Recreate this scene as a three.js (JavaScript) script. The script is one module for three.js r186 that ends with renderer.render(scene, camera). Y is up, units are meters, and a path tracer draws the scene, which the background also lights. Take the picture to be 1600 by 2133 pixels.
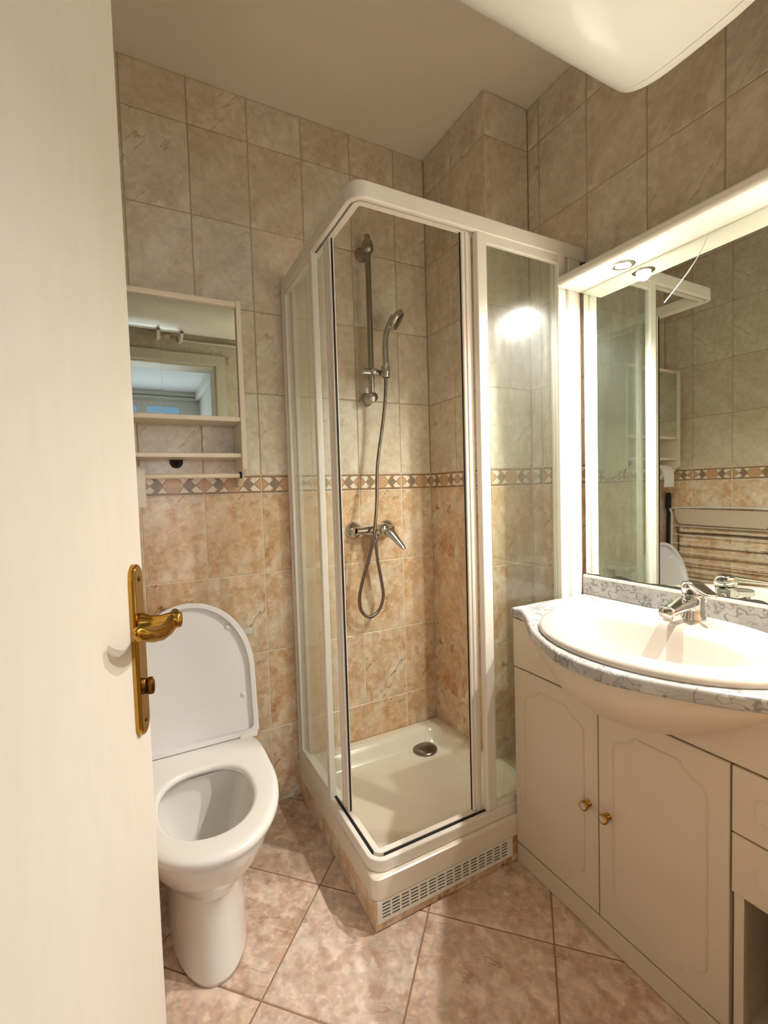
import * as THREE from 'three';
import { RoundedBoxGeometry } from 'three/addons/geometries/RoundedBoxGeometry.js';
import { mergeGeometries, mergeVertices, toCreasedNormals } from 'three/addons/utils/BufferGeometryUtils.js';
import { RectAreaLightUniformsLib } from 'three/addons/lights/RectAreaLightUniformsLib.js';

// ---------------------------------------------------------------- camera, sky, lights, exposure
const scene = new THREE.Scene();
const camera = new THREE.PerspectiveCamera(95.36, 1600 / 2133, 0.02, 60);
camera.position.set(0.2681, 1.1906, 1.7565);
camera.rotation.order = 'YXZ';
camera.rotation.set(-0.0467, -0.484, -0.03);
scene.background = new THREE.Color().setRGB(0.20, 0.34, 0.50);           // dull daylight outside the far window
RectAreaLightUniformsLib.init();
const renderer = new THREE.WebGLRenderer({ antialias: true });
renderer.toneMapping = THREE.LinearToneMapping;
renderer.toneMappingExposure = 1.18;
renderer.shadowMap.enabled = true;
const LAMP = { color: new THREE.Color().setRGB(1, 0.955, 0.89), candela: 5.1 };
const daylight = new THREE.RectAreaLight(new THREE.Color().setRGB(0.86, 0.94, 1), 6, 0.86, 0.95);
daylight.position.set(0.37, 1.40, 4.90); daylight.lookAt(0.37, 1.40, 0); scene.add(daylight);   // the daylight that the far window lets in

// ---------------------------------------------------------------- helpers
const V3 = (x, y, z) => new THREE.Vector3(x, y, z);
const used = new Map();
function numbered(n) { const k = used.get(n) || 0; used.set(n, k + 1); return k ? n + '_' + String(k).padStart(3, '0') : n; }
function shade(m) { m.castShadow = m.receiveShadow = true; return m; }
function thing(name, label, category, pos = [0, 0, 0], group) {
  const o = new THREE.Group(); o.name = numbered(name); o.position.set(...pos); o.userData = { label, category };
  if (group) o.userData.group = group;
  scene.add(o); return o;
}
function struct(name, pos = [0, 0, 0]) { const o = new THREE.Group(); o.name = name; o.position.set(...pos); o.userData.kind = 'structure'; scene.add(o); return o; }
function part(parent, name, geo, mat, label) { const m = shade(new THREE.Mesh(geo, mat)); m.name = name; if (label) m.userData.label = label; parent.add(m); return m; }
function single(name, geo, mat, label, category, group) { const m = part(scene, numbered(name), geo, mat, label); m.userData.category = category; if (group) m.userData.group = group; return m; }
const merge = (...g) => mergeGeometries(g.flat().map((x) => { const y = x.index ? x.toNonIndexed() : x; for (const k of Object.keys(y.attributes)) if (!['position', 'normal', 'uv'].includes(k)) y.deleteAttribute(k); return y; }));
function box(x0, x1, y0, y1, z0, z1, r = 0.003, seg = 2) {
  const w = x1 - x0, h = y1 - y0, d = z1 - z0; r = Math.min(r, w / 2.05, h / 2.05, d / 2.05);
  const g = r > 0 ? new RoundedBoxGeometry(w, h, d, seg, r) : new THREE.BoxGeometry(w, h, d);
  return g.translate((x0 + x1) / 2, (y0 + y1) / 2, (z0 + z1) / 2);
}
const cyl = (r0, r1, h, n = 32) => new THREE.CylinderGeometry(r1, r0, h, n);      // bottom radius, top radius, about y
function alongTo(g, a, b) {                                                     // puts a y-axis geometry of length |b-a| from a to b
  const d = b.clone().sub(a), q = new THREE.Quaternion().setFromUnitVectors(V3(0, 1, 0), d.clone().normalize());
  return g.applyQuaternion(q).translate((a.x + b.x) / 2, (a.y + b.y) / 2, (a.z + b.z) / 2);
}
const rod = (a, b, r, r1 = r, n = 16) => alongTo(cyl(r, r1, a.distanceTo(b), n), a, b);
function lathe(profile, at, axis = V3(0, 1, 0), n = 40) {
  const g = new THREE.LatheGeometry(profile.map(([r, y]) => new THREE.Vector2(r, y)), n);
  return g.applyQuaternion(new THREE.Quaternion().setFromUnitVectors(V3(0, 1, 0), axis.clone().normalize())).translate(at.x, at.y, at.z);
}
const tube = (pts, r, seg = 60, n = 12, closed = false) => new THREE.TubeGeometry(new THREE.CatmullRomCurve3(pts.map((p) => V3(...p)), closed, 'catmullrom', 0.5), seg, r, n, closed);
function loft(rings, capA = true, capB = true, crease = 0) {                    // rings of equal length, each a closed loop
  const n = rings[0].length, pos = [], uv = [], idx = [];
  rings.forEach((r, i) => r.forEach((p, j) => { pos.push(p.x, p.y, p.z); uv.push(j / n, i / rings.length); }));
  for (let i = 0; i + 1 < rings.length; i++) for (let j = 0; j < n; j++) { const a = i * n + j, b = i * n + (j + 1) % n; idx.push(a, b, a + n, b, b + n, a + n); }
  const cap = (ring, at, flip) => { const c = ring.reduce((s, p) => s.add(p), V3(0, 0, 0)).divideScalar(n), k = pos.length / 3; pos.push(c.x, c.y, c.z); uv.push(0, 0); for (let j = 0; j < n; j++) { const a = at * n + j, b = at * n + (j + 1) % n; idx.push(...(flip ? [k, b, a] : [k, a, b])); } };
  if (capA) cap(rings[0], 0, true); if (capB) cap(rings[rings.length - 1], rings.length - 1, false);
  let g = new THREE.BufferGeometry(); g.setAttribute('position', new THREE.Float32BufferAttribute(pos, 3)); g.setAttribute('uv', new THREE.Float32BufferAttribute(uv, 2)); g.setIndex(idx); g.computeVertexNormals();
  if (crease) g = toCreasedNormals(g, crease);
  return g;
}
// an upright prism on a convex polygon [[x, z], ...] between two heights, its top edge chamfered; uv in metres
function prism(poly, y0, y1, bevel, uvOff = [0, 0]) {
  const n = poly.length, c = poly.reduce((s, p) => [s[0] + p[0] / n, s[1] + p[1] / n], [0, 0]);
  const inset = poly.map((p) => { const d = Math.hypot(p[0] - c[0], p[1] - c[1]) || 1; const k = Math.max(0, 1 - bevel * 1.414 / d); return [c[0] + (p[0] - c[0]) * k, c[1] + (p[1] - c[1]) * k]; });
  const pos = [], uv = []; const put = (p, y) => { pos.push(p[0], y, p[1]); uv.push(p[0] + uvOff[0], p[1] + uvOff[1]); };
  for (let i = 0; i < n; i++) {
    const j = (i + 1) % n;
    put(c, y1); put(inset[j], y1); put(inset[i], y1);
    put(poly[i], y1 - bevel); put(inset[i], y1); put(inset[j], y1); put(poly[i], y1 - bevel); put(inset[j], y1); put(poly[j], y1 - bevel);
    put(poly[i], y0); put(poly[i], y1 - bevel); put(poly[j], y1 - bevel); put(poly[i], y0); put(poly[j], y1 - bevel); put(poly[j], y0);
  }
  const g = new THREE.BufferGeometry(); g.setAttribute('position', new THREE.Float32BufferAttribute(pos, 3)); g.setAttribute('uv', new THREE.Float32BufferAttribute(uv, 2)); g.computeVertexNormals(); return g;
}
let seed = 7; const rnd = () => { seed = (seed * 1664525 + 1013904223) >>> 0; return seed / 4294967296; };

// ---------------------------------------------------------------- procedural textures
const lat = new Float32Array(65536); { let s = 99; for (let i = 0; i < 65536; i++) { s = (s * 1103515245 + 12345) >>> 0; lat[i] = ((s >>> 8) & 65535) / 65535; } }
function vnoise(x, y, per) {                                                     // tiling value noise
  const xi = Math.floor(x), yi = Math.floor(y), fx = x - xi, fy = y - yi, sx = fx * fx * (3 - 2 * fx), sy = fy * fy * (3 - 2 * fy);
  const w = (a) => ((a % per) + per) % per, h = (a, b) => lat[(w(a) * 57 + w(b) * 8191 + per * 131) & 65535];
  const a = h(xi, yi), b = h(xi + 1, yi), c = h(xi, yi + 1), d = h(xi + 1, yi + 1);
  return a + (b - a) * sx + (c - a) * sy + (a - b - c + d) * sx * sy;
}
function fbm(u, v, per, oct) { let s = 0, a = 0.5, n = 0; for (let o = 0; o < oct; o++) { s += a * vnoise(u * per, v * per, per); n += a; a *= 0.55; per *= 2; u += 0.37; v += 0.61; } return s / n; }
const clamp = (x, a = 0, b = 1) => Math.min(b, Math.max(a, x)), sm = (a, b, x) => { const t = clamp((x - a) / (b - a)); return t * t * (3 - 2 * t); };
const mixc = (a, b, t) => [a[0] + (b[0] - a[0]) * t, a[1] + (b[1] - a[1]) * t, a[2] + (b[2] - a[2]) * t];
function texture(W, H, f, srgb = true) {
  const d = new Uint8Array(W * H * 4);
  for (let y = 0; y < H; y++) for (let x = 0; x < W; x++) { const c = f((x + 0.5) / W, (y + 0.5) / H), o = (y * W + x) * 4; d[o] = clamp(c[0], 0, 255); d[o + 1] = clamp(c[1], 0, 255); d[o + 2] = clamp(c[2], 0, 255); d[o + 3] = 255; }
  const t = new THREE.DataTexture(d, W, H); t.wrapS = t.wrapT = THREE.RepeatWrapping; t.magFilter = THREE.LinearFilter; t.minFilter = THREE.LinearMipmapLinearFilter; t.generateMipmaps = true;
  if (srgb) t.colorSpace = THREE.SRGBColorSpace; t.needsUpdate = true; return t;
}
// stone-look print: base, mottle, patch and vein tones; slanted grain. One repeat covers 0.8 m.
function stonePrint(o) {
  return texture(1024, 1024, (u, v) => {
    const wu = u + 0.05 * (fbm(u + 0.3, v, 4, 3) - 0.5), wv = v + 0.05 * (fbm(u, v + 0.7, 4, 3) - 0.5);
    const a = wu + wv, b = wv - wu;                                              // slanted axes, still tiling
    const grain = fbm(a * 1, b * 3, 2, 5), mott = fbm(wu, wv, 9, 5), fine = fbm(u, v, 48, 3);
    let c = mixc(o.base, o.light, sm(0.42, 0.72, grain));
    c = mixc(c, o.patch, o.patchK * sm(0.53, 0.72, mott) * sm(0.35, 0.62, fbm(wu + 0.5, wv + 0.2, 5, 3)));
    const vein = 1 - Math.abs(fbm(a, b * 4 + 0.13, 3, 4) - 0.5) * 2;
    c = mixc(c, o.vein, o.veinK * sm(0.94, 0.99, vein) * sm(0.35, 0.58, fbm(u + 0.1, v + 0.9, 6, 3)));
    const pale = 1 - Math.abs(fbm(a + 0.4, b * 3 + 0.5, 5, 4) - 0.5) * 2;
    c = mixc(c, o.light, 0.55 * sm(0.93, 0.99, pale));
    c = mixc(c, o.vein, 0.30 * o.veinK * sm(0.60, 0.80, fine) * sm(0.45, 0.7, mott));
    const speck = fbm(u + 0.21, v + 0.13, 30, 4), blot = fbm(u + 0.53, v + 0.37, 22, 4);
    c = mixc(c, o.light, o.speck * 0.7 * sm(0.50, 0.66, speck)); c = mixc(c, o.patch, o.speck * 0.55 * sm(0.53, 0.68, blot));
    const k = 1 + (fine - 0.5) * o.fine; return [c[0] * k, c[1] * k, c[2] * k];
  });
}
const texLight = stonePrint({ base: [226, 213, 195], light: [237, 227, 212], patch: [204, 184, 160], vein: [150, 120, 92], patchK: 0.5, veinK: 0.4, speck: 0.45, fine: 0.12 });
const texWarm = stonePrint({ base: [226, 196, 162], light: [240, 224, 202], patch: [198, 146, 102], vein: [116, 72, 40], patchK: 0.85, veinK: 0.6, speck: 0.65, fine: 0.18 });
const texFloor = stonePrint({ base: [214, 192, 175], light: [236, 220, 206], patch: [190, 155, 134], vein: [128, 92, 72], patchK: 0.75, veinK: 0.28, speck: 0.9, fine: 0.26 });
const texCounter = texture(768, 768, (u, v) => {
  const wu = u + 0.06 * (fbm(u, v, 6, 4) - 0.5), wv = v + 0.06 * (fbm(u + 0.4, v + 0.2, 6, 4) - 0.5);
  let c = mixc([192, 190, 187], [174, 172, 169], sm(0.4, 0.7, fbm(wu, wv, 5, 4)));
  const r1 = 1 - Math.abs(fbm(wu, wv, 7, 4) - 0.5) * 2, r2 = 1 - Math.abs(fbm(wu + 0.31, wv + 0.77, 12, 3) - 0.5) * 2;
  c = mixc(c, [112, 111, 110], 0.7 * sm(0.93, 0.995, r1)); c = mixc(c, [126, 125, 124], 0.6 * sm(0.94, 0.99, r2));
  c = mixc(c, [130, 129, 128], 0.5 * sm(0.64, 0.74, fbm(wu + 0.2, wv + 0.5, 8, 4)));
  return c;
});
const texPaint = texture(512, 512, (u, v) => { const k = 246 + 7 * (fbm(u * 1, v * 0.25, 8, 4) - 0.5) + 5 * (fbm(u, v, 40, 2) - 0.5); return [k, k, k]; });
const texScale = texture(512, 512, (u, v) => {                                   // limescale streaks: roughness of the shower glass
  const streak = fbm(u, v * 0.2, 24, 4), blot = fbm(u, v, 5, 4), wipe = fbm(u * 2 + v, v * 3, 10, 3);
  const k = 255 * clamp(0.5 + 0.25 * (streak - 0.5) + 0.7 * (blot - 0.5) + 0.3 * (wipe - 0.5), 0.1, 1); return [k, k, k];
}, false);
// printed listello: one 20 cm tile, diamonds and triangles between two brown rules
function listello() {
  const W = 592, H = 200, c = document.createElement('canvas'); c.width = W; c.height = H; const g = c.getContext('2d');
  g.fillStyle = '#cfa882'; g.fillRect(0, 0, W, H);
  const poly = (p, f) => { g.beginPath(); p.forEach(([x, y], i) => (i ? g.lineTo(x, y) : g.moveTo(x, y))); g.closePath(); g.fillStyle = f; g.fill(); };
  const cream = '#f0e6d6', brown = '#a27f5e', dark = '#93806f', edge = '#9a7856', y0 = 26, y1 = 174, m = 100;
  const motif = (X) => {
    poly([[96, y0 - 8], [146, y0 - 8], [205, m], [146, y1 + 8], [96, y1 + 8], [160, m]].map(([x, y]) => [X(x), y]), brown);
    poly([[86, m], [133, m - 46], [180, m], [133, m + 46]].map(([x, y]) => [X(x), y]), dark);
    for (const f of [(y) => y, (y) => 200 - y]) {
      poly([[8, y0], [98, y0], [124, y0 + 26], [82, m - 5]].map(([x, y]) => [X(x), f(y)]), cream);
      poly([[148, y0], [240, y0], [198, m - 24]].map(([x, y]) => [X(x), f(y)]), cream);
    }
    g.strokeStyle = '#8a6644'; g.lineWidth = 5; for (const p of [[[2, y0], [130, 148]], [[2, y1], [130, 52]], [[196, m - 8], [246, y0]], [[196, m + 8], [246, y1]]]) { g.beginPath(); g.moveTo(X(p[0][0]), p[0][1]); g.lineTo(X(p[1][0]), p[1][1]); g.stroke(); }
  };
  motif((x) => x); motif((x) => W - x);
  g.fillStyle = edge; g.fillRect(0, 0, W, 22); g.fillRect(0, 178, W, 22);
  const img = g.getImageData(0, 0, W, H);
  for (let y = 0; y < H; y++) for (let x = 0; x < W; x++) { const o = (y * W + x) * 4, k = 1 + 0.28 * (fbm(x / 300, y / 300, 30, 4) - 0.5); for (let i = 0; i < 3; i++) img.data[o + i] = clamp(img.data[o + i] * k, 0, 255); }
  g.putImageData(img, 0, 0);
  const t = new THREE.CanvasTexture(c); t.colorSpace = THREE.SRGBColorSpace; t.wrapS = t.wrapT = THREE.RepeatWrapping; return t;
}
const texListello = listello();

// ---------------------------------------------------------------- materials
const std = (color, roughness, o = {}) => new THREE.MeshStandardMaterial({ color, roughness, ...o });
const metre = (t, per) => { const c = t.clone(); c.repeat.set(1 / per, 1 / per); c.needsUpdate = true; return c; };
const tone = (t, hex, rough, per) => std(hex, rough, { map: metre(t, per) });
const M = {
  tileLight: [0xffffff, 0xf8f4ee, 0xfffaf2].map((h) => tone(texLight, h, 0.24, 0.8)),
  tileWarm: [0xffffff, 0xf8f2ea, 0xfff8f0].map((h) => tone(texWarm, h, 0.24, 0.8)),
  tileFloor: [0xffffff, 0xf9f4ee, 0xfffaf4].map((h) => tone(texFloor, h, 0.30, 0.8)),
  listello: std(0xffffff, 0.28, { map: texListello }),
  grout: std(0xeee2cf, 0.9), groutUpper: std(0xbfa98d, 0.9), groutFloor: std(0x9a7a5e, 0.9),
  ceiling: std(0xece2d4, 0.95), hallWall: std(0xe6e3dc, 0.9), hallCeiling: std(0xf2f3f4, 0.95), hallFloor: std(0x9a7f62, 0.6),
  paint: std(0xf1e8dc, 0.42, { map: texPaint }), frame: std(0xe8e0d2, 0.45),
  ceramic: new THREE.MeshPhysicalMaterial({ color: 0xeeeae4, roughness: 0.12, clearcoat: 0.6, clearcoatRoughness: 0.05 }),
  tray: new THREE.MeshPhysicalMaterial({ color: 0xf0e6d4, roughness: 0.22, clearcoat: 0.3, clearcoatRoughness: 0.12 }),
  seat: std(0xeeebe6, 0.30), lid: std(0xe4e3e2, 0.36),
  alu: std(0xf2ece2, 0.34), black: std(0x0c0c0d, 0.6), dark: std(0x1a1512, 0.8),
  glass: new THREE.MeshPhysicalMaterial({ color: 0xfbfdfc, transmission: 1, thickness: 0, roughness: 0.04, ior: 1.5 }),
  hazy: new THREE.MeshPhysicalMaterial({ color: 0xfafcfa, transmission: 1, thickness: 0, roughness: 0.52, roughnessMap: texScale, ior: 1.5, specularIntensity: 0.4 }),
  hazyLeft: new THREE.MeshPhysicalMaterial({ color: 0xfafcfa, transmission: 1, thickness: 0, roughness: 0.16, ior: 1.5 }),
  chrome: std(0xc9c7c4, 0.09, { metalness: 1 }), satin: std(0xa59d93, 0.22, { metalness: 1 }), steel: std(0x8b8178, 0.28, { metalness: 1 }),
  brass: std(0xb88d3e, 0.15, { metalness: 1 }), brassDark: std(0x6e4a1c, 0.3, { metalness: 1 }),
  mirror: std(0xdfe6de, 0.015, { metalness: 1 }), plastic: std(0xf4efe4, 0.28), lacquer: std(0xf3e7d3, 0.30),
  counter: std(0xffffff, 0.22, { map: metre(texCounter, 0.34) }), porcelain: new THREE.MeshPhysicalMaterial({ color: 0xc8c1b7, roughness: 0.1, clearcoat: 0.5, clearcoatRoughness: 0.04 }),
  enamel: new THREE.MeshPhysicalMaterial({ color: 0xf3f1ea, roughness: 0.3, clearcoat: 0.35, clearcoatRoughness: 0.1 }),
  glow: new THREE.MeshStandardMaterial({ color: 0xffffff, emissive: new THREE.Color().setRGB(1, 0.9, 0.74), emissiveIntensity: 40, roughness: 0.5 }),
  paper: std(0xf6f1ea, 0.95), rubber: std(0x17171a, 0.7), rust: std(0x3a2b20, 0.85), wire: std(0xe7e2da, 0.4), towel: std(0x9d8f80, 1), redCloth: std(0x4a1216, 1), vanity: std(0xdaccb6, 0.32), trans: std(0xcbb8a2, 0.7), niche: std(0x7a6f58, 0.8),
  water: new THREE.MeshPhysicalMaterial({ color: 0xe8eee6, transmission: 1, thickness: 0, roughness: 0.02, ior: 1.33 }),
};

// ---------------------------------------------------------------- room: tile rows and columns
const XL = 0.035, XC = 1.4334, ZC = 0.4037, XR = 1.6424, ZF = 1.6, YC = 2.6164;
const ROWS = [0, 0.2928, 0.5928, 0.8928, 1.1928, 1.2610, 1.5610, 1.8610, 2.1610, 2.4610, YC];
const cacheT = new Map();
function wallTile(w, h, kind) {                                                  // a bevelled tile; face in the plane n = 0, lower left corner at the origin
  const va = kind === 'listello' ? 0 : Math.floor(rnd() * 6), key = [w.toFixed(4), h.toFixed(4), kind, va].join();
  if (!cacheT.has(key)) {
    const g = prism([[0, 0], [w, 0], [w, -h], [0, -h]].reverse(), -0.006, 0, 0.0016);
    g.rotateX(Math.PI / 2);                                                      // up (y) becomes the outward n (z); z becomes -y
    const p = g.attributes.position, uv = g.attributes.uv;
    for (let i = 0; i < p.count; i++) {
      if (kind === 'listello') uv.setXY(i, p.getX(i) / 0.2, p.getY(i) / h); else uv.setXY(i, p.getX(i) + va * 0.231, p.getY(i) + va * 0.377);
    }
    g.computeVertexNormals(); cacheT.set(key, g);
  }
  return cacheT.get(key);
}
function tileWall(group, cols, rows, skip = () => false, gap = 0.0031) {
  for (let i = 0; i + 1 < cols.length; i++) for (let j = 0; j + 1 < rows.length; j++) {
    const u0 = cols[i] + gap / 2, u1 = cols[i + 1] - gap / 2, v0 = rows[j] + gap / 2, v1 = rows[j + 1] - gap / 2;
    if (u1 - u0 < 0.008 || v1 - v0 < 0.008 || skip(cols[i], cols[i + 1], rows[j], rows[j + 1])) continue;
    const mid = (rows[j] + rows[j + 1]) / 2, kind = mid < 1.1928 ? 'warm' : mid < 1.261 ? 'listello' : 'light';
    const mats = kind === 'warm' ? M.tileWarm : kind === 'light' ? M.tileLight : [M.listello];
    const m = part(group, kind === 'listello' ? 'border_tile' : 'wall_tile', wallTile(u1 - u0, v1 - v0, kind), mats[Math.floor(rnd() * mats.length)]);
    m.position.set(u0, v0, 0);
  }
}
const floor = struct('floor');
part(floor, 'grout_bed', box(XL - 0.1, XR + 0.1, -0.08, -0.002, -0.1, ZF + 0.16, 0), M.groutFloor);
{
  const clip = (poly, inside, cut) => { const out = []; for (let i = 0; i < poly.length; i++) { const a = poly[i], b = poly[(i + 1) % poly.length], ia = inside(a), ib = inside(b); if (ia) out.push(a); if (ia !== ib) out.push(cut(a, b)); } return out; };
  const at = (a, b, k, v) => { const t = (v - a[k]) / (b[k] - a[k]); return [a[0] + (b[0] - a[0]) * t, a[1] + (b[1] - a[1]) * t]; };
  const P = 0.3345, e1 = [0.700, 0.714], e2 = [-0.700, 0.714], o = [0.701, 0.444], gap = 0.004;
  for (let i = -4; i < 6; i++) for (let j = -4; j < 6; j++) {
    const c = (a, b) => [o[0] + e1[0] * P * a + e2[0] * P * b, o[1] + e1[1] * P * a + e2[1] * P * b], g = gap / 2 / P;
    let q = [c(i + g, j + g), c(i + 1 - g, j + g), c(i + 1 - g, j + 1 - g), c(i + g, j + 1 - g)];
    const lim = [[0, 1, XL], [0, -1, XR], [1, 1, 0], [1, -1, ZF + 0.15]];
    for (const [k, s, v] of lim) if (q.length) q = clip(q, (p) => (p[k] - v) * s > 0, (a, b) => at(a, b, k, v));
    if (q.length < 3) continue;
    let ar = 0; q.forEach((p, n) => { const r = q[(n + 1) % q.length]; ar += p[0] * r[1] - p[1] * r[0]; });
    if (Math.abs(ar) < 0.001) continue;
    if (ar > 0) q.reverse();
    const cx = q.reduce((s, p) => s + p[0], 0) / q.length, cz = q.reduce((s, p) => s + p[1], 0) / q.length;
    if (q.every((p) => p[0] > 0.80 && p[1] < 0.65)) continue;                                        // under the shower tray
    part(floor, 'floor_tile', prism(q, -0.012, 0, 0.0018, [rnd() * 5, rnd() * 5]), M.tileFloor[Math.floor(rnd() * 3)]);
  }
}
const back = struct('wall_back');
part(back, 'wall_body', box(XL - 0.1, XR + 0.1, -0.05, 1.263, -0.12, -0.0018, 0), M.grout); part(back, 'wall_body', box(XL - 0.1, XR + 0.1, 1.263, YC + 0.1, -0.12, -0.0018, 0), M.groutUpper);
tileWall(back, [XL, 0.0734, 0.2748, 0.4762, 0.6776, 0.8790, 1.0804, 1.2818, XC], ROWS);
const chaseSide = struct('wall_chase_side', [XC, 0, 0]); chaseSide.rotation.y = -Math.PI / 2;
part(chaseSide, 'wall_body', box(-0.001, ZC - 0.0018, -0.05, 1.263, -0.05, -0.0018, 0), M.grout); part(chaseSide, 'wall_body', box(-0.001, ZC - 0.0018, 1.263, YC, -0.05, -0.0018, 0), M.groutUpper);
tileWall(chaseSide, [0, 0.193, ZC], ROWS);
const chaseFront = struct('wall_chase_front', [XC, 0, ZC]);
part(chaseFront, 'wall_body', box(0.0018, XR - XC, -0.05, 1.263, -0.05, -0.0018, 0), M.grout); part(chaseFront, 'wall_body', box(0.0018, XR - XC, 1.263, YC, -0.05, -0.0018, 0), M.groutUpper);
tileWall(chaseFront, [0, XR - XC], ROWS);
const right = struct('wall_right', [XR, 0, 0]); right.rotation.y = -Math.PI / 2;
part(right, 'wall_body', box(-0.1, ZF + 0.16, -0.05, 1.263, -0.1, -0.0018, 0), M.grout); part(right, 'wall_body', box(-0.1, ZF + 0.16, 1.263, YC + 0.1, -0.1, -0.0018, 0), M.groutUpper);
tileWall(right, [ZC, 0.4584, 0.6662, 0.8740, 1.0818, 1.2896, 1.4974, ZF], ROWS, (a, b, c, d) => a > 0.66 && a < 1.48 && d < 1.6);
const left = struct('wall_left', [XL, 0, 0]); left.rotation.y = Math.PI / 2;
part(left, 'wall_body', box(-ZF - 0.16, 0.1, -0.05, 1.263, -0.1, -0.0018, 0), M.grout); part(left, 'wall_body', box(-ZF - 0.16, 0.1, 1.263, YC + 0.1, -0.1, -0.0018, 0), M.groutUpper);
tileWall(left, [-ZF, -1.41, -1.202, -0.994, -0.786, -0.578, -0.37, -0.162, 0], ROWS);
const DX0 = 0.10, DX1 = 0.737, DY = 2.0;                                         // doorway in the front wall
const front = struct('wall_front', [0, 0, ZF]); front.rotation.y = Math.PI;
part(front, 'wall_body', merge(box(-XR - 0.1, -DX1, -0.05, YC, -0.15, -0.0018, 0), box(-DX0, -XL + 0.1, -0.05, YC, -0.15, -0.0018, 0), box(-DX1, -DX0, DY, YC, -0.15, -0.0018, 0)), M.grout);
tileWall(front, [-XR, -1.54, -1.33, -1.12, -0.91, -0.80], ROWS);
tileWall(front, [-0.80, -0.60, -0.40, -0.20, -XL], [2.065, 2.161, 2.461, YC]);
const ceil = struct('ceiling');
part(ceil, 'ceiling_slab', box(XL - 0.1, XR + 0.1, YC, YC + 0.1, -0.12, ZF + 0.16, 0), M.ceiling);
const trim1 = struct('trim_1', [0, 0, ZF]);                                      // door casing on the bathroom side, jambs, casing on the far side
for (const [z0, z1] of [[-0.018, 0.002], [0.15, 0.168]]) {
  part(trim1, 'casing', box(DX1, DX1 + 0.06, 0, DY + 0.065, z0, z1, 0.005), M.frame);
  part(trim1, 'casing', box(DX0 - 0.06, DX1 + 0.06, DY, DY + 0.065, z0 - 0.0005, z1, 0.005), M.frame);
  part(trim1, 'casing', box(DX0 - 0.06, DX0, 0, DY + 0.065, z0, z1, 0.005), M.frame);
}
part(trim1, 'jamb', box(DX1 - 0.012, DX1 + 0.001, 0, DY, 0.0, 0.152, 0.003), M.frame);
part(trim1, 'jamb', box(DX0, DX1, DY - 0.012, DY + 0.001, 0.0, 0.152, 0.003), M.frame);
part(trim1, 'jamb', box(DX0 - 0.001, DX0 + 0.012, 0, DY, 0.0, 0.152, 0.003), M.frame);

// the room behind the camera, which the cabinet mirror shows through the doorway
const HX0 = -1.3, HX1 = 1.02, HZ0 = 1.75, HZ1 = 4.95, HY = 2.5;
const hall = struct('wall_hall');
part(hall, 'wall_body', box(HX1, HX1 + 0.1, -0.05, HY + 0.1, HZ0, HZ1 + 0.1, 0), M.hallWall);
part(hall, 'wall_body', box(HX0 - 0.1, HX0, -0.05, HY + 0.1, HZ0, HZ1 + 0.1, 0), M.hallWall);
part(hall, 'wall_body', box(HX0 - 0.1, XL - 0.1, -0.05, HY + 0.1, HZ0 - 0.1, HZ0, 0), M.hallWall);
const WX0 = -0.08, WX1 = 0.84, WY0 = 0.9, WY1 = 2.38;
part(hall, 'wall_body', merge(box(HX0, WX0, 0, HY, HZ1, HZ1 + 0.12, 0), box(WX1, HX1, 0, HY, HZ1, HZ1 + 0.12, 0), box(WX0, WX1, 0, WY0, HZ1, HZ1 + 0.12, 0), box(WX0, WX1, WY1, HY, HZ1, HZ1 + 0.12, 0)), M.hallWall);
part(hall, 'cornice', merge(box(HX0, HX1, HY - 0.10, HY - 0.06, HZ1 - 0.03, HZ1, 0.006), box(HX0, HX1, HY - 0.05, HY, HZ1 - 0.05, HZ1, 0.01)), M.hallWall);
part(hall, 'beam', box(HX1 - 0.05, HX1, HY - 0.10, HY, HZ0, HZ1, 0.006), M.hallWall);
const hallC = struct('ceiling_hall'); part(hallC, 'ceiling_slab', box(HX0 - 0.1, HX1 + 0.1, HY, HY + 0.1, HZ0, HZ1 + 0.1, 0), M.hallCeiling);
const hallF = struct('floor_hall'); part(hallF, 'floor_slab', box(HX0 - 0.1, HX1 + 0.1, -0.08, 0, HZ0, HZ1 + 0.1, 0), M.hallFloor);
const win = struct('window_1');
for (const [a, b] of [[WX0, 0.36], [0.36, WX1]]) {
  part(win, 'window_frame', merge(box(a, a + 0.055, WY0, WY1, HZ1, HZ1 + 0.05, 0.004), box(b - 0.055, b, WY0, WY1, HZ1, HZ1 + 0.05, 0.004), box(a + 0.054, b - 0.054, WY0, WY0 + 0.06, HZ1 + 0.001, HZ1 + 0.049, 0.004), box(a + 0.054, b - 0.054, WY1 - 0.06, WY1, HZ1 + 0.001, HZ1 + 0.049, 0.004)), M.paint);
  part(win, 'window_pane', box(a + 0.05, b - 0.05, WY0 + 0.05, WY1 - 0.05, HZ1 + 0.022, HZ1 + 0.026, 0), M.glass);
}

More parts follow.
